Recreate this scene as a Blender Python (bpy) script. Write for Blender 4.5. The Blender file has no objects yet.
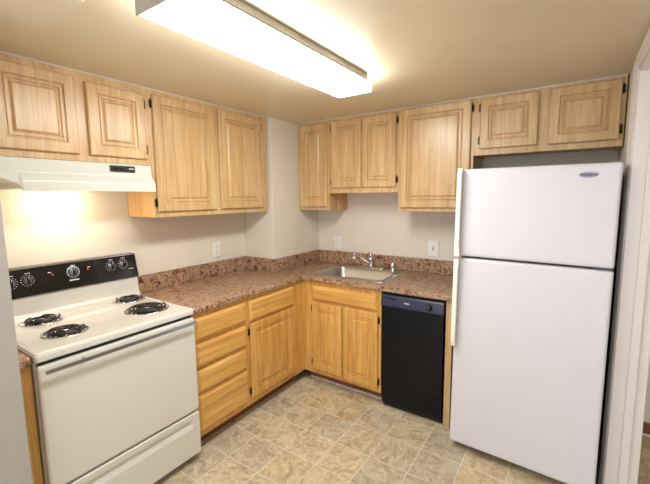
import bpy, bmesh, math, random
from mathutils import Vector, Matrix

random.seed(7)
C = bpy.context.scene.collection
PI = math.pi

# ------------------------------------------------------------------ camera
CAM = Vector((2.4209, -2.9668, 1.5516))
YAW, PITCH, ROLL, FPX = 0.5951, -0.1182, -0.0105, 365.74
fwd = Vector((-math.sin(YAW) * math.cos(PITCH), math.cos(YAW) * math.cos(PITCH), math.sin(PITCH)))
rgt = Vector((math.cos(YAW), math.sin(YAW), 0))
upv = rgt.cross(fwd)
r2 = rgt * math.cos(ROLL) + upv * math.sin(ROLL)
u2 = -rgt * math.sin(ROLL) + upv * math.cos(ROLL)
cd = bpy.data.cameras.new('camera')
cd.sensor_width = 36
cd.lens = FPX / 650 * 36
cd.shift_x = 0.0009
cd.shift_y = -0.0027
cd.clip_start = 0.02
cam = bpy.data.objects.new('camera', cd)
C.objects.link(cam)
cam.matrix_world = Matrix(((r2.x, u2.x, -fwd.x, CAM.x), (r2.y, u2.y, -fwd.y, CAM.y),
                           (r2.z, u2.z, -fwd.z, CAM.z), (0, 0, 0, 1)))
bpy.context.scene.camera = cam

# ------------------------------------------------------------------ world, lights, exposure
world = bpy.data.worlds.new('world')
bpy.context.scene.world = world
world.use_nodes = True
bg = world.node_tree.nodes['Background']
bg.inputs[0].default_value = (0.86, 0.91, 1.0, 1)
bg.inputs[1].default_value = 2.0
LAMP = 25.5          # ceiling fixture diffuser
HOOD_W = 3.0         # hood bulb
vs = bpy.context.scene.view_settings
vs.view_transform = 'Standard'
vs.look = 'None'
vs.gamma = 1
vs.exposure = 0.3
vs.use_curve_mapping = False

# ------------------------------------------------------------------ materials
def lin(c):
    return tuple(((x / 255) / 12.92 if x / 255 <= 0.04045 else ((x / 255 + 0.055) / 1.055) ** 2.4) for x in c) + (1,)

class NT:
    def __init__(s, name):
        s.m = bpy.data.materials.new(name)
        s.m.use_nodes = True
        s.t = s.m.node_tree
        s.b = s.t.nodes['Principled BSDF']
    def n(s, typ, **kw):
        x = s.t.nodes.new(typ)
        for k, v in kw.items():
            setattr(x, k, v)
        return x
    def l(s, a, b):
        s.t.links.new(a, b)
    def ramp(s, fac, stops):
        r = s.n('ShaderNodeValToRGB')
        e = r.color_ramp.elements
        while len(e) < len(stops):
            e.new(0.5)
        for i, (p, c) in enumerate(stops):
            e[i].position = p
            e[i].color = c
        s.l(fac, r.inputs[0])
        return r.outputs[0]
    def math(s, op, a, b=None):
        x = s.n('ShaderNodeMath', operation=op)
        for i, q in enumerate((a, b)):
            if q is None: continue
            if isinstance(q, (int, float)): x.inputs[i].default_value = q
            else: s.l(q, x.inputs[i])
        return x.outputs[0]
    def mix(s, fac, a, b, mode='MIX'):
        x = s.n('ShaderNodeMix', data_type='RGBA', blend_type=mode)
        for i, q in ((0, fac), (6, a), (7, b)):
            if isinstance(q, (int, float, tuple)): x.inputs[i].default_value = q
            else: s.l(q, x.inputs[i])
        return x.outputs[2]
    def coord(s, scale, rnd=True):
        tc = s.n('ShaderNodeTexCoord')
        v = tc.outputs['Object']
        if rnd:
            oi = s.n('ShaderNodeObjectInfo')
            a = s.n('ShaderNodeVectorMath', operation='ADD')
            mm = s.n('ShaderNodeVectorMath', operation='SCALE')
            mm.inputs[0].default_value = (13.1, 7.7, 5.3)
            s.l(oi.outputs['Random'], mm.inputs['Scale'])
            s.l(v, a.inputs[0]); s.l(mm.outputs[0], a.inputs[1])
            v = a.outputs[0]
        m = s.n('ShaderNodeVectorMath', operation='MULTIPLY')
        s.l(v, m.inputs[0]); m.inputs[1].default_value = scale
        return m.outputs[0]
    def noise(s, vec, scale, detail=3, rough=0.5, dist=0.0):
        x = s.n('ShaderNodeTexNoise')
        x.inputs['Scale'].default_value = scale
        x.inputs['Detail'].default_value = detail
        x.inputs['Roughness'].default_value = rough
        x.inputs['Distortion'].default_value = dist
        if vec is not None: s.l(vec, x.inputs['Vector'])
        return x.outputs[0]
    def bump(s, h, strength, dist=0.002):
        x = s.n('ShaderNodeBump')
        x.inputs['Strength'].default_value = strength
        x.inputs['Distance'].default_value = dist
        s.l(h, x.inputs['Height'])
        s.l(x.outputs[0], s.b.inputs['Normal'])

def plain(name, rgb, rough=0.5, metal=0.0, spec=0.5, mottle=0.03, coat=0.0, bump=0.0, bscale=200):
    t = NT(name)
    c = lin(rgb)
    v = t.coord((1, 1, 1), rnd=False)
    f = t.noise(v, 6, 3)
    a = tuple(x * (1 - mottle) for x in c[:3]) + (1,)
    b = tuple(min(1, x * (1 + mottle)) for x in c[:3]) + (1,)
    t.l(t.ramp(f, [(0.3, a), (0.7, b)]), t.b.inputs['Base Color'])
    t.b.inputs['Roughness'].default_value = rough
    t.b.inputs['Metallic'].default_value = metal
    t.b.inputs['Specular IOR Level'].default_value = spec
    t.b.inputs['Coat Weight'].default_value = coat
    if bump:
        t.bump(t.noise(v, bscale, 2), bump, 0.0006)
    return t.m

def wood(name, horizontal=False, base=((226, 186, 128), (205, 158, 98), (184, 134, 76))):
    t = NT(name)
    def sc(a, b): return (b, a, a) if horizontal else (a, a, b)
    n1 = t.noise(t.coord(sc(34, 1.7)), 1.0, 4, 0.55, 0.35)
    n2 = t.noise(t.coord(sc(190, 6)), 1.0, 2, 0.5)
    n3 = t.noise(t.coord(sc(6, 0.9)), 1.0, 2, 0.5)
    # cathedral grain: thin lines along a stretched noise field
    fld = t.noise(t.coord(sc(5.0, 0.9)), 1.0, 1, 0.4)
    band = t.math('PINGPONG', t.math('MULTIPLY', fld, 16.0), 1.0)
    bandc = t.math('POWER', band, 5.0)
    hi, mid, lo = (lin(x) for x in base)
    c = t.ramp(n1, [(0.26, lo), (0.50, mid), (0.74, hi)])
    c = t.mix(t.math('MULTIPLY', bandc, 0.34), c, lo)
    c2 = t.ramp(n2, [(0.35, (0.80, 0.76, 0.70, 1)), (0.62, (1.04, 1.04, 1.04, 1))])
    c = t.mix(0.6, c, c2, 'MULTIPLY')
    c3 = t.ramp(n3, [(0.3, (0.92, 0.89, 0.85, 1)), (0.7, (1.07, 1.06, 1.05, 1))])
    c = t.mix(0.8, c, c3, 'MULTIPLY')
    t.l(c, t.b.inputs['Base Color'])
    t.b.inputs['Roughness'].default_value = 0.33
    t.b.inputs['Coat Weight'].default_value = 0.15
    t.b.inputs['Coat Roughness'].default_value = 0.22
    t.bump(n2, 0.12, 0.0008)
    return t.m

def laminate(name):
    t = NT(name)
    v = t.coord((1, 1, 1), rnd=False)
    a = t.noise(v, 33, 6, 0.68, 0.9)
    c = t.ramp(a, [(0.36, lin((66, 38, 32))), (0.45, lin((122, 82, 64))), (0.51, lin((160, 122, 92))),
                   (0.57, lin((206, 176, 140))), (0.66, lin((112, 70, 58)))])
    b = t.noise(v, 9, 4, 0.6, 0.5)
    c = t.mix(t.ramp(b, [(0.42, (0, 0, 0, 1)), (0.62, (1, 1, 1, 1))]), c, t.ramp(a, [(0.38, lin((112, 76, 62))), (0.52, lin((180, 150, 122))), (0.62, lin((146, 112, 96)))]))
    f = t.noise(v, 120, 3, 0.6)
    c = t.mix(t.math('MULTIPLY', t.ramp(f, [(0.56, (0, 0, 0, 1)), (0.70, (1, 1, 1, 1))]), 0.55), c, lin((70, 42, 38)))
    t.l(c, t.b.inputs['Base Color'])
    t.b.inputs['Roughness'].default_value = 0.32
    return t.m

def floor_mat():
    t = NT('vinyl_tile')
    tc = t.n('ShaderNodeTexCoord')
    sp = t.n('ShaderNodeSeparateXYZ')
    t.l(tc.outputs['Object'], sp.inputs[0])
    wob = t.math('MULTIPLY', t.math('SUBTRACT', t.noise(tc.outputs['Object'], 22, 2), 0.5), 0.006)
    ux = t.math('DIVIDE', t.math('ADD', t.math('SUBTRACT', sp.outputs[0], 0.787), wob), 0.2365)
    uy = t.math('DIVIDE', t.math('ADD', t.math('ADD', sp.outputs[1], 0.912), wob), 0.2320)
    fx, fy = t.math('FLOOR', ux), t.math('FLOOR', uy)
    cx = t.n('ShaderNodeCombineXYZ')
    t.l(fx, cx.inputs[0]); t.l(fy, cx.inputs[1])
    wn = t.n('ShaderNodeTexWhiteNoise', noise_dimensions='3D')
    t.l(cx.outputs[0], wn.inputs['Vector'])
    # slate veins, shifted and turned per tile
    off = t.n('ShaderNodeVectorMath', operation='SCALE')
    t.l(wn.outputs['Color'], off.inputs[0]); off.inputs['Scale'].default_value = 9.0
    ad = t.n('ShaderNodeVectorMath', operation='ADD')
    t.l(tc.outputs['Object'], ad.inputs[0]); t.l(off.outputs[0], ad.inputs[1])
    rot = t.n('ShaderNodeVectorRotate', rotation_type='Z_AXIS')
    t.l(ad.outputs[0], rot.inputs['Vector'])
    t.l(t.math('MULTIPLY', wn.outputs['Value'], 6.28), rot.inputs['Angle'])
    st = t.n('ShaderNodeVectorMath', operation='MULTIPLY')
    t.l(rot.outputs[0], st.inputs[0]); st.inputs[1].default_value = (1, 1.4, 1)
    n1 = t.noise(st.outputs[0], 9.0, 7, 0.72, 1.0)
    n2 = t.noise(st.outputs[0], 30, 5, 0.7, 0.5)
    c = t.ramp(n1, [(0.30, lin((156, 140, 116))), (0.46, lin((192, 177, 150))), (0.58, lin((214, 202, 176))), (0.72, lin((178, 163, 136)))])
    c = t.mix(0.55, c, t.ramp(n2, [(0.32, (0.72, 0.70, 0.66, 1)), (0.54, (1, 1, 1, 1)), (0.66, (1.24, 1.24, 1.22, 1))]), 'MULTIPLY')
    tone = t.ramp(wn.outputs['Value'], [(0.0, (0.86, 0.87, 0.89, 1)), (0.35, (1.0, 0.99, 0.96, 1)), (0.65, (1.02, 0.93, 0.80, 1)), (1.0, (1.08, 1.08, 1.07, 1))])
    c = t.mix(0.9, c, tone, 'MULTIPLY')
    def edge(u):
        f = t.math('FRACT', u)
        return t.math('MINIMUM', f, t.math('SUBTRACT', 1.0, f))
    ex, ey = edge(ux), edge(uy)
    d = t.math('MINIMUM', ex, ey)
    g = t.ramp(d, [(0.007, (1, 1, 1, 1)), (0.016, (0, 0, 0, 1))])
    c = t.mix(t.math('MULTIPLY', g, 0.8), c, lin((222, 214, 194)))
    t.l(c, t.b.inputs['Base Color'])
    t.b.inputs['Roughness'].default_value = 0.42
    h = t.ramp(d, [(0.008, (0, 0, 0, 1)), (0.03, (1, 1, 1, 1))])
    t.bump(t.math('ADD', t.math('MULTIPLY', n2, 0.4), h), 0.25, 0.0015)
    return t.m

def emit(name, rgb, strength):
    t = NT(name)
    t.b.inputs['Base Color'].default_value = (0.8, 0.8, 0.8, 1)
    t.b.inputs['Emission Color'].default_value = rgb + (1,)
    t.b.inputs['Emission Strength'].default_value = strength
    return t.m

def steel(name, rgb, rough, stretch=(4, 220, 220)):
    t = NT(name)
    n = t.noise(t.coord(stretch, rnd=False), 1.0, 2)
    c = lin(rgb)
    t.l(t.ramp(n, [(0.3, tuple(x * .9 for x in c[:3]) + (1,)), (0.7, c)]), t.b.inputs['Base Color'])
    t.b.inputs['Metallic'].default_value = 1.0
    t.l(t.math('ADD', t.math('MULTIPLY', n, 0.08), rough - 0.04), t.b.inputs['Roughness'])
    return t.m

M = {}
M['wall'] = plain('wall_paint', (224, 216, 201), 0.6, mottle=0.015, bump=0.15, bscale=260)
M['shaded_wall'] = plain('partition_shade_tone', (168, 163, 156), 0.6, mottle=0.015, bump=0.2, bscale=260)  # wall paint greyed down, the partition's shade is put into the colour
M['ceiling'] = plain('ceiling_paint', (224, 209, 180), 0.30, mottle=0.02, spec=0.45, bump=0.05, bscale=40)
M['patch'] = plain('ceiling_patch_paint', (228, 214, 188), 0.45, mottle=0.015)
M['trim'] = plain('trim_paint', (218, 209, 203), 0.35, mottle=0.01)
M['wood'] = wood('oak_pale_vertical', base=((222, 194, 148), (208, 174, 126), (190, 152, 102)))
M['woodlow'] = wood('oak_honey_vertical', base=((232, 190, 118), (216, 166, 90), (196, 144, 72)))
M['woodh'] = wood('oak_honey_horizontal', True, base=((232, 190, 118), (216, 166, 90), (196, 144, 72)))
M['wood_in'] = wood('oak_veneer_side', base=((224, 186, 134), (210, 166, 112), (192, 146, 92)))
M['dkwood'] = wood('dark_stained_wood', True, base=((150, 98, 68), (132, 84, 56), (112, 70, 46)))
M['stone'] = laminate('granite_pattern_laminate')
M['floor'] = floor_mat()
M['cream'] = plain('cream_enamel', (212, 208, 199), 0.16, mottle=0.006, coat=0.3)
M['hood'] = plain('almond_white_enamel', (217, 217, 208), 0.22, mottle=0.006)
M['fridge'] = plain('fridge_white', (213, 210, 215), 0.34, mottle=0.008, bump=0.12, bscale=420)
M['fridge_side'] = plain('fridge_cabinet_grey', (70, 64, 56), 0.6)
M['handle'] = plain('fridge_handle_cream', (240, 235, 222), 0.3, mottle=0.01)
M['black'] = plain('black_gloss', (14, 14, 17), 0.10, mottle=0.1, coat=0.5)
M['blackm'] = plain('black_plastic', (20, 20, 22), 0.35, mottle=0.1)
M['dwpanel'] = plain('dishwasher_panel_black', (46, 48, 72), 0.30, mottle=0.05)
M['dwdoor'] = plain('dishwasher_door_black', (9, 12, 17), 0.3, mottle=0.15, spec=0.25)
M['coil'] = plain('burner_coil', (52, 46, 46), 0.3, metal=0.6)
M['hinge'] = plain('dark_bronze', (42, 32, 26), 0.4, metal=0.7)
M['brass'] = plain('aged_brass_hinge', (120, 100, 70), 0.4, metal=0.7)
M['chrome'] = steel('chrome', (226, 226, 230), 0.10)
M['darkchrome'] = steel('handle_chrome', (176, 178, 186), 0.12)
M['steel'] = steel('stainless_steel', (192, 190, 188), 0.32)
M['white'] = plain('white_plastic', (236, 234, 228), 0.35, mottle=0.01)
M['mark'] = plain('printed_white', (205, 205, 210), 0.5)
M['logo'] = plain('badge_silver', (150, 152, 166), 0.35, metal=0.3)
M['logodark'] = plain('badge_ink', (26, 26, 40), 0.5)
M['skirt'] = plain('knob_skirt_grey', (112, 114, 124), 0.25, metal=0.5)
M['red'] = plain('red_lens', (214, 60, 50), 0.2)
M['slot'] = plain('socket_slot', (60, 56, 52), 0.6)
M['rail'] = plain('fixture_grey', (178, 172, 158), 0.45)
M['rail2'] = plain('fixture_rail', (206, 204, 196), 0.45)
M['rubber'] = plain('gasket', (72, 74, 86), 0.7)
M['lamp'] = emit('lit_diffuser', (0.99, 1.0, 0.99), LAMP)
M['bulb'] = emit('lit_bulb_lens', (1.0, 0.80, 0.55), 6.0)

# ------------------------------------------------------------------ mesh builder
class MB:
    def __init__(s):
        s.v, s.f, s.mi, s.sm = [], [], [], []
    def add(s, vs_, fs, mi=0, smooth=False):
        o = len(s.v)
        s.v += [tuple(x) for x in vs_]
        for f in fs:
            s.f.append(tuple(i + o for i in f)); s.mi.append(mi); s.sm.append(smooth)
        return s
    def box(s, x0, x1, y0, y1, z0, z1, mi=0):
        v = [(x0, y0, z0), (x1, y0, z0), (x1, y1, z0), (x0, y1, z0), (x0, y0, z1), (x1, y0, z1), (x1, y1, z1), (x0, y1, z1)]
        return s.add(v, [(0, 3, 2, 1), (4, 5, 6, 7), (0, 1, 5, 4), (1, 2, 6, 5), (2, 3, 7, 6), (3, 0, 4, 7)], mi)
    def rings(s, rs, mi=0, cap0=True, cap1=True, smooth=False):
        n = len(rs[0]); v = []; f = []
        for r in rs: v += r
        for k in range(len(rs) - 1):
            for i in range(n):
                j = (i + 1) % n
                f.append((k * n + i, k * n + j, (k + 1) * n + j, (k + 1) * n + i))
        if cap0: f.append(tuple(range(n - 1, -1, -1)))
        if cap1: f.append(tuple((len(rs) - 1) * n + i for i in range(n)))
        return s.add(v, f, mi, smooth)
    def lathe(s, prof, loc=(0, 0, 0), axis='z', seg=28, mi=0, smooth=True):
        # prof: (radius, height) pairs, bottom to top
        rs = []
        for r, h in prof:
            ring = []
            for i in range(seg):
                a = 2 * PI * i / seg
                p = (r * math.cos(a), r * math.sin(a), h)
                if axis == '-y': p = (p[0], -p[2], p[1])
                if axis == 'x': p = (p[2], p[0], p[1])
                ring.append((p[0] + loc[0], p[1] + loc[1], p[2] + loc[2]))
            rs.append(ring)
        return s.rings(rs, mi, smooth=smooth)
    def tube(s, pts, r, seg=10, mi=0, closed=False):
        pts = [Vector(p) for p in pts]
        rs = []
        ref = Vector((0, 0, 1))
        for i, p in enumerate(pts):
            d = (pts[min(i + 1, len(pts) - 1)] - pts[max(i - 1, 0)]).normalized()
            a = d.cross(ref)
            if a.length < 1e-3: a = d.cross(Vector((1, 0, 0)))
            a.normalize(); b = a.cross(d)
            rr = r[i] if isinstance(r, (list, tuple)) else r
            rs.append([tuple(p + (a * math.cos(2 * PI * k / seg) + b * math.sin(2 * PI * k / seg)) * rr) for k in range(seg)])
        return s.rings(rs, mi, smooth=True)
    def prism(s, poly, lo, hi, axis='z', mi=0):
        # poly in the two other axes: z -> (x,y), y -> (x,z), x -> (y,z)
        def P(a, b, c):
            return (a, b, c) if axis == 'z' else ((a, c, b) if axis == 'y' else (c, a, b))
        n = len(poly)
        v = [P(a, b, lo) for a, b in poly] + [P(a, b, hi) for a, b in poly]
        f = [tuple(range(n - 1, -1, -1)), tuple(range(n, 2 * n))] + [(i, (i + 1) % n, n + (i + 1) % n, n + i) for i in range(n)]
        return s.add(v, f, mi)
    def mesh(s, me, mat4, mi=0):
        return s.add([tuple(mat4 @ x.co) for x in me.vertices], [tuple(p.vertices) for p in me.polygons], mi)
    def build(s, name, mats, parent=None, bevel=0, seg=2, loc=None, angle=40):
        me = bpy.data.meshes.new(name)
        me.from_pydata(s.v, [], s.f)
        if not isinstance(mats, (list, tuple)): mats = [mats]
        for m in mats: me.materials.append(M[m] if isinstance(m, str) else m)
        me.polygons.foreach_set('material_index', s.mi)
        me.polygons.foreach_set('use_smooth', s.sm)
        bm = bmesh.new(); bm.from_mesh(me)
        bmesh.ops.recalc_face_normals(bm, faces=bm.faces)
        bm.to_mesh(me); bm.free()
        me.update()
        o = bpy.data.objects.new(name, me)
        C.objects.link(o)
        if parent is not None: o.parent = parent
        if loc: o.location = loc
        if bevel:
            b = o.modifiers.new('bevel', 'BEVEL')
            b.width = bevel; b.segments = seg; b.limit_method = 'ANGLE'; b.angle_limit = math.radians(angle)
        return o

def rrect(x0, x1, y0, y1, r, z, n=5):
    out = []
    for cx, cy, a0 in ((x1 - r, y1 - r, 0), (x0 + r, y1 - r, PI / 2), (x0 + r, y0 + r, PI), (x1 - r, y0 + r, 1.5 * PI)):
        for i in range(n + 1):
            a = a0 + PI / 2 * i / n
            out.append((cx + r * math.cos(a), cy + r * math.sin(a), z))
    return out

def tag(o, label, cat, group=None):
    o['label'] = label; o['category'] = cat
    if group: o['group'] = group
    return o
def thing(name, label, cat, loc=(0, 0, 0), rot=0, group=None):
    o = bpy.data.objects.new(name, None)
    C.objects.link(o)
    o.empty_display_size = 0.1
    o.location = loc; o.rotation_euler = (0, 0, rot)
    return tag(o, label, cat, group)
def struct(o):
    o['kind'] = 'structure'
    return o
def text_mesh(body, size, depth=0.0004, bold=0.0):
    cu = bpy.data.curves.new('text', 'FONT')
    cu.body = body; cu.size = size; cu.extrude = depth; cu.align_x = 'CENTER'; cu.align_y = 'CENTER'; cu.offset = bold
    cu.resolution_u = 2
    o = bpy.data.objects.new('text', cu)
    C.objects.link(o)
    dg = bpy.context.evaluated_depsgraph_get()
    me = bpy.data.meshes.new_from_object(o.evaluated_get(dg))
    bpy.data.objects.remove(o)
    bpy.data.curves.remove(cu)
    return me
FACE = Matrix.Rotation(PI / 2, 4, 'X')            # text facing -y

# ------------------------------------------------------------------ the room
H = 2.20
XR = 2.64
struct(MB().box(-0.15, 5.2, -4.2, 0.16, -0.08, 0).build('floor', 'floor'))
struct(MB().box(-0.15, 2.76, -4.2, 0.16, H, H + 0.08).build('ceiling', 'ceiling'))
struct(MB().box(2.761, 5.2, -4.2, 0.16, 2.40, 2.48).build('ceiling_beyond', 'ceiling'))
struct(MB().box(-0.15, 0, -4.2, 0, 0, H).build('wall_left', 'wall'))
struct(MB().box(-0.15, XR, 0, 0.16, 0, H).build('wall_back', 'wall'))
struct(MB().box(0.0005, 0.3435, -0.664, -0.0005, 0, H).build('wall_chase', 'wall', bevel=0.003))
OP0, OP1, OPZ = -2.05, -0.735, 2.112              # doorway in the right wall
w = MB().box(XR, 2.76, OP1, 0.16, 0, H)
w.box(XR, 2.76, OP0, OP1, OPZ, H).box(XR, 2.76, -4.2, OP0, 0, H)
struct(w.build('wall_right', 'wall'))
struct(MB().box(2.761, 5.2, 0.02, 0.16, 0, 2.40).build('wall_beyond', 'wall'))
struct(MB().box(5.2, 5.3, -4.2, 0.16, 0, 2.40).build('wall_far_right', 'wall'))
struct(MB().box(0.0005, 0.75, -3.6, -2.53, 0, H).build('wall_partition', 'shaded_wall', bevel=0.004))
struct(MB().box(0.49, 1.05, -3.4, -2.337, H - 0.004, H - 0.0003).build('trim_ceiling_patch', 'patch', bevel=0.001))
# door casing and jamb
cz = MB()
prof = [(-0.058, 0.004), (-0.058, 0.016), (-0.050, 0.019), (-0.040, 0.015), (-0.020, 0.013), (-0.014, 0.010), (0.0, 0.008), (0, 0)]
prof = [(-0.058, 0)] + prof
ya = OP1
cz.prism([(XR - 0.0005 - d, ya - u) for u, d in prof], 0.0, OPZ + 0.045)
struct(cz.build('trim_1', 'trim'))
cz = MB()
cz.prism([(XR - 0.0005 - d, OPZ - u) for u, d in prof], OP0 - 0.05, OP1 - 0.001, axis='y')
struct(cz.build('trim_2', 'trim'))
jb = MB().box(XR - 0.004, 2.764, OP1 - 0.016, OP1 - 0.0005, 0, OPZ - 0.0005)
jb.box(XR + 0.05, XR + 0.085, OP1 - 0.027, OP1 - 0.016, 0, OPZ - 0.016)
jb.box(XR - 0.004, 2.764, OP0 + 0.0005, OP1 - 0.016, OPZ - 0.016, OPZ - 0.0005)
struct(jb.build('door_1', 'trim', bevel=0.002))
bb = MB().box(2.763, 5.19, 0.006, 0.0195, 0.012, 0.085)
struct(bb.build('baseboard_beyond', 'dkwood', bevel=0.003))
struct(MB().box(2.763, 5.19, -0.002, 0.0195, 0, 0.012).build('trim_3', 'trim', bevel=0.002))

# ------------------------------------------------------------------ cabinets  (local frame: x right, -y front, z up)
def slab_door(w_, h_, rings_, x, y, z):
    rs = []
    for ins, n in rings_:
        rs.append([(x + ins, y - n, z + ins), (x + w_ - ins, y - n, z + ins), (x + w_ - ins, y - n, z + h_ - ins), (x + ins, y - n, z + h_ - ins)])
    return MB().rings(rs)
DOOR = [(0.004, 0), (0, 0.004), (0, 0.014), (0.005, 0.019), (0.049, 0.019), (0.054, 0.0105), (0.058, 0.0105), (0.062, 0.0165),
        (0.069, 0.0165), (0.073, 0.0085), (0.078, 0.0085), (0.090, 0.0185)]
DRAW = [(0.003, 0), (0, 0.003), (0, 0.006), (0.017, 0.021)]

def hinge(parent, x, y, z, mat='hinge'):
    b = MB().lathe([(0.0045, -0.024), (0.0045, 0.024)], (x, y, z), seg=10)
    b.box(x - 0.007, x + 0.007, y - 0.001, y + 0.004, z - 0.02, z + 0.02)
    b.lathe([(0.0028, 0.024), (0.004, 0.027), (0.002, 0.030)], (x, y, z), seg=8)
    return b.build('hinge', mat, parent)

def cabinet(name, label, loc, rot, w_, h_, d_, doors=(), drawers=(), frame=None, kick=0.0, cat='cabinet', group=None, open_top=False, top=0.03, bottom=0.03, body='wood_in'):
    """doors: (x0, x1, z0, z1, hinge side, material of hinge); drawers: (x0,x1,z0,z1)"""
    t = thing(name, label, cat, loc, rot, group)
    b = MB()
    th = 0.014
    yb = -0.002
    b.box(0, th, -d_ + 0.019, yb, kick, h_).box(w_ - th, w_, -d_ + 0.019, yb, kick, h_)
    b.box(th, w_ - th, -d_ + 0.019, yb, kick + 0.012, kick + 0.026)
    b.box(th, w_ - th, yb - 0.006, yb, kick + 0.026, h_)
    if not open_top: b.box(th, w_ - th, -d_ + 0.019, yb - 0.006, h_ - th, h_)
    if kick: b.box(0.0, w_, -d_ + 0.09, -d_ + 0.10, 0.0, kick)
    b.build('body', body, t, bevel=0.0008, seg=1)
    # face frame: a plate with the openings behind the doors cut out
    xs, zs = {0, w_}, {kick, h_}
    holes = []
    for q in list(doors) + list(drawers):
        r = (q[0] + 0.012, q[1] - 0.012, q[2] + 0.012, q[3] - 0.012)
        holes.append(r); xs |= {r[0], r[1]}; zs |= {r[2], r[3]}
    xs, zs = sorted(xs), sorted(zs)
    f = MB()
    keep = {}
    for i in range(len(xs) - 1):
        for j in range(len(zs) - 1):
            mx, mz = (xs[i] + xs[i + 1]) / 2, (zs[j] + zs[j + 1]) / 2
            keep[i, j] = not any(h[0] < mx < h[1] and h[2] < mz < h[3] for h in holes)
    y0, y1 = -d_, -d_ + 0.0185
    for (i, j), k in keep.items():
        if not k: continue
        a, c, e, g = xs[i], xs[i + 1], zs[j], zs[j + 1]
        f.add([(a, y0, e), (c, y0, e), (c, y0, g), (a, y0, g)], [(0, 1, 2, 3)])
        f.add([(a, y1, e), (c, y1, e), (c, y1, g), (a, y1, g)], [(3, 2, 1, 0)])
        for di, dj, p, q in ((-1, 0, (a, e), (a, g)), (1, 0, (c, e), (c, g)), (0, -1, (a, e), (c, e)), (0, 1, (a, g), (c, g))):
            if not keep.get((i + di, j + dj), False):
                f.add([(p[0], y0, p[1]), (q[0], y0, q[1]), (q[0], y1, q[1]), (p[0], y1, p[1])], [(0, 1, 2, 3)])
    wv = 'woodlow' if kick else 'wood'
    f.build('face_frame', wv, t)
    for q in doors:
        x0, x1, z0, z1 = q[:4]
        dd = slab_door(x1 - x0, z1 - z0, DOOR, x0, -d_ - 0.0012, z0).build('door', wv, t)
        if len(q) > 4 and q[4]:
            hx = x0 - 0.0065 if q[4] == 'l' else x1 + 0.0065
            for hz in (z0 + 0.055, z1 - 0.055):
                hinge(dd, hx, -d_ - 0.008, hz, q[5] if len(q) > 5 else 'hinge')
    for q in drawers:
        x0, x1, z0, z1 = q[:4]
        slab_door(x1 - x0, z1 - z0, DRAW, x0, -d_ - 0.0012, z0).build('drawer_front', 'woodh', t)
    if kick:
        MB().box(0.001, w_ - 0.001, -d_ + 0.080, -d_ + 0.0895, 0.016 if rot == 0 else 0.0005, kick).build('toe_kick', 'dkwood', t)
        if rot == 0: MB().box(0.001, w_ - 0.001, -d_ + 0.070, -d_ + 0.0895, 0.0005, 0.0155).build('shoe_moulding', 'trim', t, bevel=0.003)
    return t

L = PI / 2      # rotation of the run along the left wall: local x -> world y
def L_local(y0, *rows): return [(a - y0, b - y0) + tuple(r) for a, b, *r in rows]
U, UH, UD = 1.436, 2.198, 0.305
G1 = 'oak wall cabinets under the ceiling'
y0 = -2.455
cabinet('wall_cabinet', 'short two door oak wall cabinet above the range hood', (0.001, y0, 1.748), L, 0.762, UH - 1.748, UD,
        doors=L_local(y0, (-2.425, -2.082, 0.034, 0.414, 'l'), (-2.032, -1.724, 0.034, 0.404, 'r', 'brass')), group=G1)
y0 = -1.692
cabinet('wall_cabinet', 'tall two door oak wall cabinet right of the range hood', (0.001, y0, U), L, 1.010, UH - U, UD,
        doors=L_local(y0, (-1.672, -1.222, 0.034, 0.730, 'l'), (-1.182, -0.748, 0.036, 0.731, 'r', 'brass')), group=G1)
def B(x0, *rows): return [(a - x0, b - x0) + tuple(r) for a, b, *r in rows]
x0 = 0.3445
cabinet('wall_cabinet', 'narrow single door oak wall cabinet in the corner beside the white chase', (x0, -0.001, U), 0, 0.6775 - x0, UH - U, UD,
        doors=B(x0, (0.378, 0.660, 0.030, 0.736)), group=G1)
x0 = 0.6785
cabinet('wall_cabinet', 'short two door oak wall cabinet above the sink', (x0, -0.001, 1.581), 0, 1.3065 - x0, UH - 1.581, UD,
        doors=B(x0, (0.708, 0.990, 0.042, 0.592, 'l', 'brass'), (1.004, 1.290, 0.042, 0.592, 'r')), group=G1)
x0 = 1.3075
cabinet('wall_cabinet', 'tall single door oak wall cabinet between sink and refrigerator', (x0, -0.001, U), 0, 1.8445 - x0, UH - U, UD,
        doors=B(x0, (1.330, 1.826, 0.028, 0.748, 'r')), group=G1)
x0 = 1.8455
cabinet('wall_cabinet', 'wide short two door oak cabinet hung above the refrigerator', (x0, -0.001, 1.8165), 0, 2.633 - x0, UH - 1.8165, UD,
        doors=B(x0, (1.884, 2.218, 0.040, 0.360, 'l', 'brass'), (2.274, 2.612, 0.036, 0.362, 'r')), group=G1)

struct(MB().box(0.345, 2.634, -0.3115, -0.3065, 2.1935, 2.1995).build('trim_4', 'trim', bevel=0.001))
struct(MB().box(0.3065, 0.3115, -2.455, -0.681, 2.1935, 2.1995).build('trim_5', 'trim', bevel=0.001))

K = 0.095
y0 = -1.690
G2 = 'oak base cabinets under the countertop'
cabinet('base_cabinet', 'oak base cabinet with a stack of four drawers beside the stove', (0.001, y0, 0), L, 0.434, 0.876, 0.61,
        drawers=L_local(y0, (-1.682, -1.276, 0.708, 0.844), (-1.682, -1.276, 0.542, 0.684), (-1.682, -1.276, 0.382, 0.522), (-1.682, -1.276, 0.134, 0.362)),
        kick=K, group=G2)
y0 = -1.255
cabinet('base_cabinet', 'oak base cabinet with one drawer over one door next to the corner', (0.001, y0, 0), L, 1.255 - 0.6655, 0.876, 0.61,
        doors=L_local(y0, (-1.239, -0.762, 0.144, 0.684, 'l')), drawers=L_local(y0, (-1.239, -0.760, 0.700, 0.846)), kick=K, group=G2)
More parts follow.
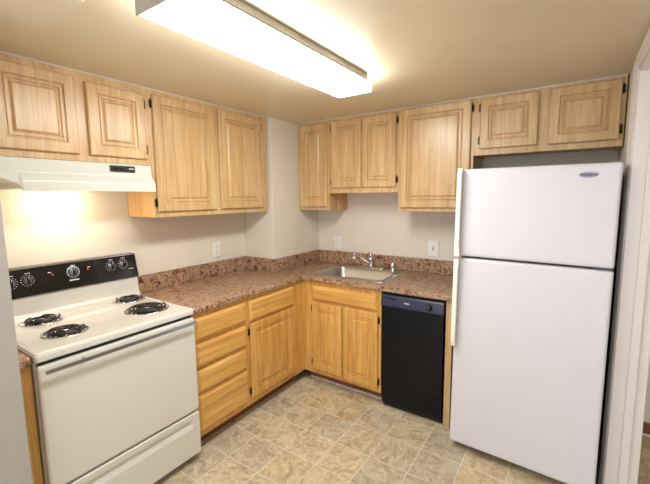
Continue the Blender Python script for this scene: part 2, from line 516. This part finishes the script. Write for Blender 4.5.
# corner filler strip closes the gap at the inner corner
fi = thing('filler_strip', 'narrow vertical oak filler strip at the inner corner of the base cabinets', 'filler strip', (0.612, -0.6115, 0))
MB().box(-0.0185, -0.001, -0.053, 0.001, K, 0.876).box(-0.0185, 0.004, 0.0012, 0.019, K, 0.876).build('strip', 'woodlow', fi)
x0 = 0.617
cabinet('base_cabinet', 'oak sink base cabinet with false drawer over two doors', (x0, -0.001, 0), 0, 1.317 - x0, 0.876, 0.609,
        doors=B(x0, (0.704, 0.985, 0.136, 0.704, 'l'), (1.001, 1.294, 0.124, 0.706, 'r')), drawers=B(x0, (0.704, 1.291, 0.722, 0.842)),
        kick=K, group=G2, open_top=True)
ep = thing('end_panel', 'tall narrow oak end panel between dishwasher and refrigerator', 'panel', (1.778, -0.61, 0))
MB().box(0, 0.042, 0, 0.02, 0.0005, 0.876).build('stile', 'wood', ep, bevel=0.0015)
MB().box(0.028, 0.042, 0.0205, 0.605, 0.0005, 0.876).build('panel', 'wood_in', ep)
y0 = -2.526
cabinet('base_cabinet', 'sliver of oak base cabinet left of the stove against the partition wall', (0.001, y0, 0), L, 0.066, 0.876, 0.61, kick=K, group=G2)

# ------------------------------------------------------------------ countertops
def grid_solid(xs, ys, keep, z0, z1):
    b = MB()
    idx = {}
    def V(i, j, k):
        key = (i, j, k)
        if key not in idx:
            idx[key] = len(b.v); b.v.append((xs[i], ys[j], (z0, z1)[k]))
        return idx[key]
    def F(*q):
        b.f.append(q); b.mi.append(0); b.sm.append(False)
    kk = lambda i, j: 0 <= i < len(xs) - 1 and 0 <= j < len(ys) - 1 and keep((xs[i] + xs[i + 1]) / 2, (ys[j] + ys[j + 1]) / 2)
    for i in range(len(xs) - 1):
        for j in range(len(ys) - 1):
            if not kk(i, j): continue
            F(V(i, j, 1), V(i + 1, j, 1), V(i + 1, j + 1, 1), V(i, j + 1, 1))
            F(V(i, j, 0), V(i, j + 1, 0), V(i + 1, j + 1, 0), V(i + 1, j, 0))
            if not kk(i - 1, j): F(V(i, j, 0), V(i, j, 1), V(i, j + 1, 1), V(i, j + 1, 0))
            if not kk(i + 1, j): F(V(i + 1, j, 0), V(i + 1, j + 1, 0), V(i + 1, j + 1, 1), V(i + 1, j, 1))
            if not kk(i, j - 1): F(V(i, j, 0), V(i + 1, j, 0), V(i + 1, j, 1), V(i, j, 1))
            if not kk(i, j + 1): F(V(i, j + 1, 0), V(i, j + 1, 1), V(i + 1, j + 1, 1), V(i + 1, j + 1, 0))
    return b
SX0, SX1, SY0, SY1 = 0.640, 1.300, -0.540, -0.026      # sink rim outline
hx0, hx1, hy0, hy1 = SX0 + 0.02, SX1 - 0.02, SY0 + 0.02, SY1 - 0.012
ct = thing('countertop', 'L shaped brown granite pattern laminate countertop with backsplash', 'countertop', (0, 0, 0.877))
def keep(x, y):
    if not (x < 0.635 or y > -0.635): return False
    if x < 0.345 and y > -0.6655: return False
    if hx0 < x < hx1 and hy0 < y < hy1: return False
    return True
grid_solid([0.002, 0.345, 0.635, hx0, hx1, 1.838], [-1.691, -0.6655, -0.635, hy0, hy1, -0.002], keep, 0.0, 0.037).build('slab', 'stone', ct, bevel=0.009, seg=3, angle=60)
s_ = 0.019
path_w = [(0.002, -1.691), (0.002, -0.6655), (0.345, -0.6655), (0.345, -0.002), (1.838, -0.002)]
path_f = [(0.002 + s_, -1.691), (0.002 + s_, -0.6655 - s_), (0.345 + s_, -0.6655 - s_), (0.345 + s_, -0.002 - s_), (1.838, -0.002 - s_)]
b = MB()
n = len(path_w)
vv = [(x, y, z) for z in (0.0372, 0.155) for x, y in path_w + path_f]
ff = []
for i in range(n - 1):
    a, c = i, i + 1
    ff += [(a, c, c + 2 * n, a + 2 * n), (a + n, a + 3 * n, c + 3 * n, c + n), (a + 2 * n, c + 2 * n, c + 3 * n, a + 3 * n), (a, a + n, c + n, c)]
ff += [(0, 2 * n, 3 * n, n), (n - 1, 2 * n - 1, 4 * n - 1, 3 * n - 1)]
b.add(vv, ff)
b.build('backsplash', 'stone', ct, bevel=0.004)
c2 = thing('countertop', 'short strip of brown granite pattern countertop left of the stove', 'countertop', (0, -2.526, 0.877))
MB().box(0.002, 0.637, 0, 0.066, 0, 0.037).build('slab', 'stone', c2, bevel=0.008, seg=3)
MB().box(0.002, 0.021, 0, 0.066, 0.0372, 0.155).build('backsplash', 'stone', c2, bevel=0.003)

# ------------------------------------------------------------------ sink, faucet, air gap
sk = thing('kitchen_sink', 'stainless steel single bowl drop-in sink in the countertop', 'sink', (0, 0, 0.9145))
b = MB()
ix0, ix1, iy0, iy1 = SX0 + 0.045, SX1 - 0.055, SY0 + 0.042, SY1 - 0.118
b.rings([rrect(SX0, SX1, SY0, SY1, 0.03, 0.0003), rrect(SX0 + 0.002, SX1 - 0.002, SY0 + 0.002, SY1 - 0.002, 0.03, 0.0045),
         rrect(SX0 + 0.012, SX1 - 0.012, SY0 + 0.012, SY1 - 0.012, 0.03, 0.0055),
         rrect(SX0 + 0.020, SX1 - 0.020, SY0 + 0.020, SY1 - 0.020, 0.03, 0.0035),
         rrect(ix0 - 0.004, ix1 + 0.004, iy0 - 0.004, iy1 + 0.004, 0.06, 0.0030),
         rrect(ix0, ix1, iy0, iy1, 0.06, -0.002),
         rrect(ix0 + 0.008, ix1 - 0.008, iy0 + 0.008, iy1 - 0.008, 0.06, -0.03),
         rrect(ix0 + 0.025, ix1 - 0.025, iy0 + 0.025, iy1 - 0.025, 0.06, -0.145),
         rrect(ix0 + 0.050, ix1 - 0.050, iy0 + 0.050, iy1 - 0.050, 0.05, -0.168),
         rrect(ix0 + 0.20, ix1 - 0.20, iy0 + 0.12, iy1 - 0.12, 0.03, -0.171)], cap0=False, smooth=True)
b.build('basin', 'steel', sk)
mx, my = (ix0 + ix1) / 2, (iy0 + iy1) / 2
b = MB().lathe([(0.044, -0.1705), (0.044, -0.1685), (0.036, -0.1680), (0.030, -0.1700), (0.010, -0.1702)], (mx, my, 0))
b.build('drain', 'chrome', sk)

fc = thing('kitchen_faucet', 'chrome single lever kitchen faucet with swung spout behind the sink', 'faucet', (0.978, -0.105, 0.9185))
b = MB()
b.rings([rrect(-0.125, 0.125, -0.024, 0.024, 0.0235, 0.0002), rrect(-0.124, 0.124, -0.023, 0.023, 0.0225, 0.008), rrect(-0.115, 0.115, -0.016, 0.016, 0.0155, 0.014)], smooth=True)
b.build('base_plate', 'chrome', fc)
MB().lathe([(0.024, 0.0142), (0.021, 0.03), (0.019, 0.055), (0.021, 0.075), (0.022, 0.09), (0.016, 0.104), (0.006, 0.108)]).build('faucet_body', 'chrome', fc)
b = MB().tube([(-0.012, -0.008, 0.045), (-0.035, -0.035, 0.075), (-0.070, -0.070, 0.112), (-0.092, -0.092, 0.136), (-0.102, -0.102, 0.141), (-0.108, -0.108, 0.131), (-0.109, -0.109, 0.112)],
              [0.011, 0.0105, 0.010, 0.010, 0.010, 0.0105, 0.011])
sp = b.build('spout', 'chrome', fc)
MB().lathe([(0.0125, 0.094), (0.0135, 0.098), (0.0135, 0.1115), (0.010, 0.113)], (-0.109, -0.109, 0), seg=16).build('aerator', 'white', sp)
b = MB().tube([(0, 0, 0.104), (-0.008, 0.006, 0.118), (-0.022, 0.012, 0.136), (-0.032, 0.016, 0.142)], [0.009, 0.008, 0.007, 0.006])
b.build('lever', 'chrome', fc)
ag = thing('air_gap', 'small chrome air gap cap on the sink deck right of the faucet', 'air gap', (1.185, -0.105, 0.9185))
MB().lathe([(0.024, 0.0002), (0.024, 0.004), (0.0215, 0.006), (0.021, 0.066), (0.019, 0.072), (0.006, 0.074)]).build('cap', 'chrome', ag)
b = MB()
for k in range(4): b.box(-0.008, 0.008, -0.0220, -0.0195, 0.012 + k * 0.008, 0.015 + k * 0.008)
b.build('slot', 'slot', ag)

# ------------------------------------------------------------------ wall outlets
def outlet(label, loc, rot, kind, w_=0.076, h_=0.124):
    t = thing('wall_outlet', label, 'outlet', loc, rot, 'white wall outlets above the backsplash')
    r = [rrect(-w_ / 2, w_ / 2, -h_ / 2, h_ / 2, 0.006, 0), rrect(-w_ / 2, w_ / 2, -h_ / 2, h_ / 2, 0.006, 0.003),
         rrect(-w_ / 2 + 0.004, w_ / 2 - 0.004, -h_ / 2 + 0.004, h_ / 2 - 0.004, 0.005, 0.006)]
    r = [[(x, -z - 0.001, y) for x, y, z in q] for q in r]
    MB().rings(r).build('cover_plate', 'white', t)
    if kind == 'duplex':
        for s in (-1, 1):
            zc = s * 0.0215
            rr = [[(x, -z, y + zc) for x, y, z in rrect(-0.017, 0.017, -0.0145, 0.0145, 0.009, q)] for q in (0.0071, 0.0095)]
            k = MB().rings(rr).build('socket', 'white', t)
            q = MB().box(-0.008, -0.006, -0.0100, -0.0095, zc - 0.001, zc + 0.008).box(0.006, 0.008, -0.0100, -0.0095, zc - 0.001, zc + 0.007)
            q.lathe([(0.0026, 0.0095), (0.0026, 0.0100)], (0, 0, zc - 0.008), axis='-y', seg=12)
            q.build('slot', 'slot', k)
    else:
        rr = [[(x, -z, y) for x, y, z in rrect(-0.0175, 0.0175, -0.034, 0.034, 0.003, q)] for q in (0.0071, 0.0095)]
        k = MB().rings(rr).build('socket', 'white', t)
        for zc in (-0.021, 0.021):
            for xc in (-0.007, 0.007):
                MB().box(xc - 0.001, xc + 0.001, -0.0100, -0.0095, zc - 0.004, zc + 0.0045).build('slot', 'slot', k)
        for zc in (-0.006, 0.0055):
            MB().box(-0.006, 0.006, -0.0115, -0.0096, zc - 0.004, zc + 0.004).build('test_button', 'slot', k)
    MB().lathe([(0.003, 0.0096 if kind != 'duplex' else 0.0071), (0.0025, 0.0099 if kind != 'duplex' else 0.0082)], (0, 0, 0 if kind == 'duplex' else 0.029), axis='-y', seg=10).build('screw', 'chrome', t)
    return t
outlet('white outlet on the left wall above the countertop near the tall cabinet', (0.0, -0.987, 1.128), L, 'duplex')
outlet('white outlet above the backsplash left of the faucet near the corner', (0.570, 0, 1.113), 0, 'duplex')
outlet('white outlet with dark centre buttons right of the sink near the refrigerator', (1.494, 0, 1.121), 0, 'gfci', 0.090, 0.130)

# ------------------------------------------------------------------ range hood  (world-aligned local frame, x out of the wall)
hd = thing('range_hood', 'almond white under cabinet range hood above the stove', 'range hood', (0.001, 0, 0))
def hood_ring(y, top, brk, lipx, lipz, bot):
    return [(0.002, y, top), (0.306, y, top), (0.3065, y, brk), (lipx, y, lipz), (lipx, y, bot), (lipx - 0.012, y, bot), (0.30, y, bot + 0.012), (0.002, y, bot + 0.012)]
b = MB()
b.rings([hood_ring(-2.452, 1.7465, 1.690, 0.318, 1.672, 1.656), hood_ring(-2.40, 1.7465, 1.684, 0.327, 1.654, 1.646), hood_ring(-2.352, 1.7465, 1.680, 0.335, 1.638, 1.622),
         hood_ring(-2.338, 1.7465, 1.679, 0.342, 1.640, 1.592), hood_ring(-1.6945, 1.7465, 1.679, 0.342, 1.640, 1.592)])
b.build('canopy', 'hood', hd, bevel=0.002)
sw = MB().box(0.3045, 0.3145, -1.936, -1.799, 1.702, 1.736).build('switch_panel', 'blackm', hd, bevel=0.0015)
b = MB()
for k in range(2): MB().box(0.3145, 0.3175, -1.925 + k * 0.035, -1.897 + k * 0.035, 1.712, 1.726).build('rocker_switch', 'black', sw, bevel=0.001)
MB().box(0.3146, 0.3150, -1.835, -1.806, 1.718, 1.724).build('marking', 'mark', sw)
lf = MB().box(0.11, 0.19, -2.16, -2.04, 1.590, 1.6035).build('lamp_lens', 'bulb', hd, bevel=0.004)
MB().box(0.04, 0.28, -2.02, -1.76, 1.594, 1.6035).build('grease_filter', 'steel', hd)
sl = bpy.data.lights.new('hood_lamp', 'POINT')
sl.energy = HOOD_W; sl.color = (1.0, 0.79, 0.56); sl.shadow_soft_size = 0.03
so = bpy.data.objects.new('hood_lamp', sl)
C.objects.link(so)
so.location = (0.15, -2.10, 1.548); so.parent = hd

# ------------------------------------------------------------------ electric range (local: x right, -y front; rotated onto the left wall)
SW = 0.756
rg = thing('electric_range', 'cream electric coil range with black control panel', 'stove', (-0.011, -2.4575, 0), L)
b = MB().box(0.002, SW - 0.002, -0.640, -0.012, 0.06, 0.886)
b.build('body', 'cream', rg, bevel=0.003)
b = MB()
for x in (0.06, SW - 0.06):
    for y in (-0.58, -0.08): MB().lathe([(0.018, 0.0005), (0.018, 0.012), (0.010, 0.014), (0.010, 0.0598)], (x, y, 0), seg=14).build('levelling_foot', 'blackm', rg)
MB().box(0.012, SW - 0.012, -0.652, -0.6405, 0.874, 0.8905).build('vent_gap', 'blackm', rg)
# cooktop with a raised lip, then the riser
b = MB()
b.rings([rrect(0, SW, -0.668, -0.012, 0.012, 0.8910), rrect(0, SW, -0.670, -0.012, 0.014, 0.896), rrect(0, SW, -0.670, -0.012, 0.014, 0.915),
         rrect(0.006, SW - 0.006, -0.664, -0.014, 0.014, 0.9255), rrect(0.016, SW - 0.016, -0.654, -0.016, 0.014, 0.9275),
         rrect(0.026, SW - 0.026, -0.640, -0.018, 0.012, 0.9235)], smooth=False)
ctp = b.build('cooktop', 'cream', rg, bevel=0.002)
b = MB().prism([(-0.012, 0.9200), (-0.150, 0.9200), (-0.140, 0.926), (-0.124, 0.932), (-0.112, 0.942), (-0.104, 0.958), (-0.100, 0.975), (-0.090, 1.049), (-0.012, 1.049)], 0.002, SW - 0.002, axis='x')
b.build('riser', 'cream', rg, bevel=0.004)
cp = MB().prism([(-0.012, 1.0495), (-0.102, 1.0495), (-0.1055, 1.0543), (-0.072, 1.192), (-0.062, 1.200), (-0.012, 1.200)], 0.0, SW, axis='x').build('control_panel', 'black', rg, bevel=0.003)
th = math.atan2(0.036, 0.148)
def panel_mat(x, z):                                # frame on the tilted panel face at height z
    y = -0.108 + (z - 1.044) * 0.036 / 0.148
    return Matrix.Translation((x, y - 0.0004, z)) @ Matrix.Rotation(-th, 4, 'X') @ FACE
def on_panel(mb, m4):
    mb.v = [tuple(m4 @ Vector(p)) for p in mb.v]
    return mb
for x in (0.001, SW - 0.006): MB().prism([(-0.1068, 1.0560), (-0.0735, 1.1915), (-0.0715, 1.1915), (-0.1048, 1.0560)], x, x + 0.005, axis='x').build('side_trim', 'blackm', cp)
MB().box(0.004, SW - 0.004, -0.075, -0.069, 1.1935, 1.1985).build('top_trim', 'chrome', cp)
for i, (y, z, big) in enumerate(((-2.354, 1.128, 0), (-2.283, 1.132, 0), (-2.069, 1.140, 1), (-1.861, 1.140, 0), (-1.787, 1.142, 0))):
    x = y + 2.4575
    m4 = panel_mat(x, z)
    r = 0.021 if not big else 0.024
    b = MB()
    b.lathe([(r, 0.0), (r, 0.004), (r * 0.8, 0.010), (r * 0.74, 0.012)], seg=26)
    b.rings([rrect(-0.005, 0.005, -r * 0.98, r * 0.98, 0.004, 0.0121), rrect(-0.0035, 0.0035, -r * 0.9, r * 0.9, 0.003, 0.025)])
    kb = on_panel(b, m4).build('control_knob', 'black', cp)
    on_panel(MB().lathe([(r * 1.04, 0.0), (r * 1.04, 0.003), (r * 1.0, 0.0045), (r * 0.72, 0.0125)], seg=26), m4).build('knob_skirt', 'skirt', kb)
    b = MB().box(-0.0009, 0.0009, r * 0.3, r * 0.95, 0.0251, 0.0256)
    on_panel(b, m4).build('pointer', 'mark', kb)
    b = MB()
    for k in range(14):
        a = 2 * PI * k / 14 + 0.2
        cxx, cyy = math.cos(a) * r * 1.35, math.sin(a) * r * 1.35
        b.box(cxx - 0.0018, cxx + 0.0018, cyy - 0.0018, cyy + 0.0018, 0.0, 0.0006)
    if big:
        b = MB()
        ring = [[(math.cos(2 * PI * k / 30) * rr, math.sin(2 * PI * k / 30) * rr, zz) for k in range(30)] for rr, zz in ((r * 1.38, 0), (r * 1.38, 0.002), (r * 1.16, 0.003), (r * 1.16, 0))]
        b.rings(ring, cap0=False, cap1=False)
    on_panel(b, m4).build('dial_ring' if big else 'dial_marks', 'logo' if big else 'mark', cp)
    b = MB().box(-0.012, 0.012, 0.036, 0.039, 0, 0.0005)
    on_panel(b, panel_mat(x + 0.004, z)).build('marking', 'mark', cp)
for x, z in ((0.288, 1.142), (0.465, 1.142)):
    on_panel(MB().lathe([(0.0055, 0), (0.0055, 0.002), (0.003, 0.004)], seg=14), panel_mat(x, z)).build('indicator_light', 'red', cp)
    on_panel(MB().box(-0.008, 0.008, -0.002, 0.002, 0, 0.0005), panel_mat(x - 0.012 if x < 0.4 else x + 0.008, z + 0.013)).build('marking', 'mark', cp)
on_panel(MB().box(-0.024, 0.024, -0.0035, 0.0035, 0, 0.0006), panel_mat(0.388, 1.096)).build('badge', 'mark', cp)
on_panel(MB().box(-0.014, 0.014, -0.002, 0.002, 0, 0.0005), panel_mat(0.715, 1.106)).build('marking', 'mark', cp)
# burners
def burner(x, y, R_):
    rs = [(R_ + 0.010, 0.0), (R_ + 0.010, 0.003), (R_ + 0.006, 0.0048), (R_, 0.003), (R_ * 0.9, 0.0020), (R_ * 0.5, 0.0012), (0.01, 0.0010)]
    bowl = MB().lathe(rs, (x, y, 0.9238), seg=40)
    turns = 3 if R_ < 0.09 else 4
    pts = []
    nn = turns * 26
    for k in range(nn + 1):
        a = 2 * PI * k / 26
        rr = 0.020 + (R_ - 0.028) * k / nn
        pts.append((x + rr * math.cos(a), y + rr * math.sin(a), 0.9365))
    coil = MB().tube(pts, 0.0056, seg=7)
    cb = coil.build('burner', 'coil', rg)
    bowl.build('drip_bowl', 'chrome', cb)
    s = MB()
    for k in range(3):
        a = 2 * PI * k / 3 + 0.5
        s.tube([(x + 0.015 * math.cos(a), y + 0.015 * math.sin(a), 0.9305), (x + R_ * math.cos(a), y + R_ * math.sin(a), 0.9305)], 0.0022, seg=6)
    s.lathe([(0.012, 0.9285), (0.012, 0.9370)], (x, y, 0), seg=14)
    s.build('support', 'chrome', cb)
for wx, wy, R_ in ((0.158, -2.264, 0.086), (0.448, -2.268, 0.086), (0.146, -1.806, 0.083), (0.436, -1.855, 0.108)):
    burner(wy + 2.4575, -wx - 0.012, R_)
# oven door, handle, drawer
def panel_front(x0, x1, z0, z1, y, t_, r=0.012):
    return MB().rings([[(px, y - q, pz) for px, pz, _ in rrect(x0 + e, x1 - e, z0 + e, z1 - e, r, 0)] for e, q in ((0, 0), (0, t_ - 0.010), (0.003, t_ - 0.003), (0.010, t_))])
od = panel_front(0.004, SW - 0.004, 0.318, 0.873, -0.6412, 0.034).build('oven_door', 'cream', rg)
b = MB()
hz, hy = 0.857, -0.706
ring = lambda x: [(x, hy - 0.008, hz - 0.009), (x, hy + 0.004, hz - 0.009), (x, hy + 0.005, hz - 0.002), (x, hy + 0.003, hz + 0.006), (x, hy - 0.006, hz + 0.008)]
b.rings([ring(0.020), ring(SW - 0.018)])
b.build('oven_handle', 'darkchrome', od, bevel=0.002)
b = MB()
for x in (0.17, SW - 0.135):
    MB().lathe([(0.006, 0.674), (0.005, 0.685), (0.005, 0.701)], (x, 0, hz), axis='-y', seg=14).build('handle_standoff', 'chrome', od)
dr = MB()
zt, zb_ = 0.306, 0.048
dr.rings([[(px, -0.6412 - q, pz) for px, pz, _ in rrect(0.004 + e, SW - 0.004 - e, zb_ + e, zt - e, 0.010, 0)] for e, q in ((0, 0), (0, 0.028), (0.004, 0.034))], cap1=False)
# front face with a scooped finger recess under the top edge
e = 0.004
xa, xb = 0.004 + e, SW - 0.004 - e
F_ = [rrect(xa, xb, zb_ + e, zt - e, 0.010, 0), rrect(xa + 0.012, xb - 0.012, zb_ + 0.02, zt - 0.018, 0.008, 0),
      rrect(xa + 0.040, xb - 0.040, zb_ + 0.172, zt - 0.030, 0.010, 0), rrect(xa + 0.055, xb - 0.055, zb_ + 0.202, zt - 0.034, 0.008, 0), rrect(xa + 0.06, xb - 0.06, zb_ + 0.207, zt - 0.036, 0.006, 0)]
dp = (0.034, 0.034, 0.034, 0.020, 0.019)
dr.rings([[(px, -0.6412 - q, pz) for px, pz, _ in r] for r, q in zip(F_, dp)], cap0=False)
dr.build('storage_drawer', 'cream', rg)

# ------------------------------------------------------------------ dishwasher
DX0, DX1 = 1.3205, 1.7750
dw = thing('dishwasher', 'narrow black dishwasher beside the sink cabinet', 'dishwasher', (DX0, 0, 0))
DWW = DX1 - DX0
MB().box(0.006, DWW - 0.006, -0.585, -0.06, 0.10, 0.868).build('tub', 'blackm', dw)
b = MB().rings([[(px, -0.586 - q, pz) for px, pz, _ in rrect(0.004 + e, DWW - 0.006 - e, 0.170 + e, 0.772 - e, 0.004, 0)] for e, q in ((0, 0), (0, 0.036), (0.003, 0.040))])
b.build('door', 'dwdoor', dw)
MB().box(0.006, DWW - 0.008, -0.614, -0.586, 0.040, 0.167).build('access_panel', 'dwdoor', dw, bevel=0.002)
MB().box(0.006, DWW - 0.008, -0.5855, -0.57, 0.002, 0.099).build('kick_plate', 'blackm', dw)
cpn = MB().prism([(-0.586, 0.7725), (-0.6285, 0.7725), (-0.634, 0.778), (-0.634, 0.800), (-0.630, 0.850), (-0.622, 0.858), (-0.586, 0.858)], 0.004, DWW - 0.006, axis='x').build('control_panel', 'dwpanel', dw, bevel=0.002)
def dwy(z): return -0.634 + max(0, z - 0.8) * 0.08
b = MB().prism([(0.018, 0.843), (0.095, 0.840), (0.118, 0.832), (0.118, 0.826), (0.080, 0.828), (0.030, 0.836)], -0.6325, -0.6305, axis='y')
b.build('latch_recess', 'black', cpn)
kx, kz = 0.354, 0.815
kb = MB().lathe([(0.020, 0.6335), (0.020, 0.642), (0.014, 0.646), (0.013, 0.648)], (kx, 0, kz), axis='-y', seg=26)
kb.box(kx - 0.005, kx + 0.005, -0.660, -0.6478, kz - 0.017, kz + 0.017)
kk = kb.build('timer_dial', 'black', cpn)
MB().box(kx - 0.001, kx + 0.001, -0.6606, -0.6600, kz + 0.003, kz + 0.016).build('pointer', 'mark', kk)
for k in range(4): MB().box(0.024 + 0.016 * k, 0.034 + 0.016 * k, -0.6344, -0.6335, 0.797 + 0.001 * (k % 2), 0.7995).build('marking', 'rubber', cpn)
for k in range(3): MB().box(0.026 + 0.018 * k, 0.034 + 0.018 * k, -0.6344, -0.6325, 0.808, 0.810).build('marking', 'rubber', cpn)
for k in range(8):
    a = 2 * PI * k / 8
    MB().box(kx + 0.027 * math.cos(a) - 0.001, kx + 0.027 * math.cos(a) + 0.001, -0.6345, -0.6325, kz + 0.027 * math.sin(a) - 0.001, kz + 0.027 * math.sin(a) + 0.001).build('dial_mark', 'rubber', cpn)
MB().box(0.178, 0.216, -0.6348, -0.6325, 0.813, 0.820).build('badge', 'mark', cpn, bevel=0.0008)

# ------------------------------------------------------------------ refrigerator
FX0, FX1, FY = 1.868, 2.596, -0.798
FW = FX1 - FX0
FLEAN, FPITCH = 0.004, math.radians(-1.0)
fr = thing('refrigerator', 'white top freezer refrigerator against the right wall', 'refrigerator', (FX0, FY, 0.003), math.radians(-2.2))
fr.rotation_euler = (FPITCH, FLEAN, math.radians(-2.2))
D0 = 0.066                                                  # door thickness (local +y is towards the wall)
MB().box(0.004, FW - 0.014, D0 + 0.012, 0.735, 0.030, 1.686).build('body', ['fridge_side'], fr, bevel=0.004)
MB().box(0.012, FW - 0.012, D0, D0 + 0.0115, 0.055, 1.178).box(0.012, FW - 0.012, D0, D0 + 0.0115, 1.208, 1.684).build('gasket', 'rubber', fr)
MB().box(0.02, FW - 0.02, D0 + 0.004, D0 + 0.0115, 0.002, 0.050).build('kick_grille', 'blackm', fr)
b = MB()
for x in (0.07, FW - 0.07):
    for y in (0.15, 0.66): MB().lathe([(0.02, 0.0005 - y * math.sin(FPITCH)), (0.02, 0.0298)], (x, y, 0), seg=14).build('foot', 'blackm', fr)
def fdoor(z0, z1):
    return MB().rings([[(px, q, pz) for px, pz, _ in rrect(e, FW - e, z0 + e, z1 - e, 0.012, 0)] for e, q in ((0.002, D0), (0, D0 - 0.004), (0, 0.016), (0.003, 0.006), (0.010, 0.0015), (0.02, 0))])
fz = fdoor(1.198, 1.697).build('freezer_door', 'fridge', fr)
fd = fdoor(0.044, 1.187).build('refrigerator_door', 'fridge', fr)
def fhandle(z0, z1, parent, foot):
    # section of the pull: a flat front blade with a web going back to the door edge
    rs = []
    nz = 16
    for k in range(nz + 1):
        s = k / nz
        z = z0 + (z1 - z0) * s
        g = s if foot == 'bottom' else 1 - s                # 0 at the free end, 1 at the door joint
        out = 0.040 - 0.012 * math.exp(-((g) / 0.05) ** 2)
        wd = 0.030 + 0.006 * math.exp(-((1 - g) / 0.08) ** 2)
        rs.append([(-0.004, -0.0005, z), (-0.004, -out, z), (wd - 0.010, -out - 0.003, z), (wd - 0.006, -out + 0.004, z), (0.016, -out + 0.010, z), (0.014, -0.0005, z)])
    return MB().rings(rs).build('door_handle', 'handle', parent, bevel=0.0025)
fhandle(1.201, 1.700, fz, 'top')
fhandle(0.660, 1.184, fd, 'bottom')
lg = MB()
rr = [[(0.602 + a * s * math.cos(2 * PI * k / 36), -q, 1.643 + c * s * math.sin(2 * PI * k / 36)) for k in range(36)] for a, c, s, q in ((0.040, 0.0135, 1, -0.0002), (0.040, 0.0135, 1, 0.002), (0.040, 0.0135, 0.9, 0.003))]
lg.rings(rr)
bd = lg.build('badge', 'logo', fz)
tm = text_mesh('Whirlpool', 0.0150, 0.0003, 0.0005)
MB().mesh(tm, Matrix.Translation((0.602, -0.0032, 1.643)) @ FACE).build('badge_lettering', 'logodark', bd)
MB().lathe([(0.006, 0.0), (0.006, 0.002), (0.004, 0.004)], (0.682, 0, 0.71), axis='-y', seg=16).build('hole_plug', 'white', fd)
MB().rings([rrect(FW - 0.050, FW - 0.015, D0 + 0.014, D0 + 0.09, 0.008, 1.6865), rrect(FW - 0.050, FW - 0.015, D0 + 0.014, D0 + 0.09, 0.008, 1.700), rrect(FW - 0.045, FW - 0.020, D0 + 0.02, D0 + 0.08, 0.006, 1.704)]).build('hinge_cover', 'fridge', fr)
MB().box(FW - 0.07, FW - 0.004, 0.01, D0 + 0.011, 1.1885, 1.1985).build('middle_hinge', 'rubber', fr)

# ------------------------------------------------------------------ ceiling light
LX0, LX1, LY0, LY1 = 1.264, 1.480, -2.288, -1.105
LZ = 2.117
cl = thing('ceiling_light', 'long lit fluorescent ceiling fixture with white diffuser', 'ceiling light', ((LX0 + LX1) / 2, (LY0 + LY1) / 2, H - 0.0005))
ox, oy, oz = (LX0 + LX1) / 2, (LY0 + LY1) / 2, H - 0.0005
hw, hl = (LX1 - LX0) / 2, (LY1 - LY0) / 2
zb = LZ - oz
zs = zb + 0.043                                             # top of the diffuser, underside of the housing
MB().box(-hw + 0.004, hw - 0.003, -hl + 0.006, hl - 0.035, zs + 0.005, 0).build('housing', 'rail', cl, bevel=0.002)
MB().box(-hw - 0.0015, hw + 0.0015, -hl + 0.004, hl - 0.030, zs + 0.0002, zs + 0.0048).build('groove_shadow', 'blackm', cl)  # black strip stands in for the shadow in the groove above the diffuser
MB().prism([(-hw, zs), (-hw, zb + 0.006), (-hw + 0.008, zb), (hw - 0.008, zb), (hw, zb + 0.006), (hw, zs)], -hl + 0.004, hl, axis='y').build('diffuser', 'lamp', cl)
MB().box(-hw - 0.001, hw + 0.004, -hl - 0.001, -hl + 0.0035, zb - 0.002, -0.0002).build('end_cap', 'rail', cl, bevel=0.001)
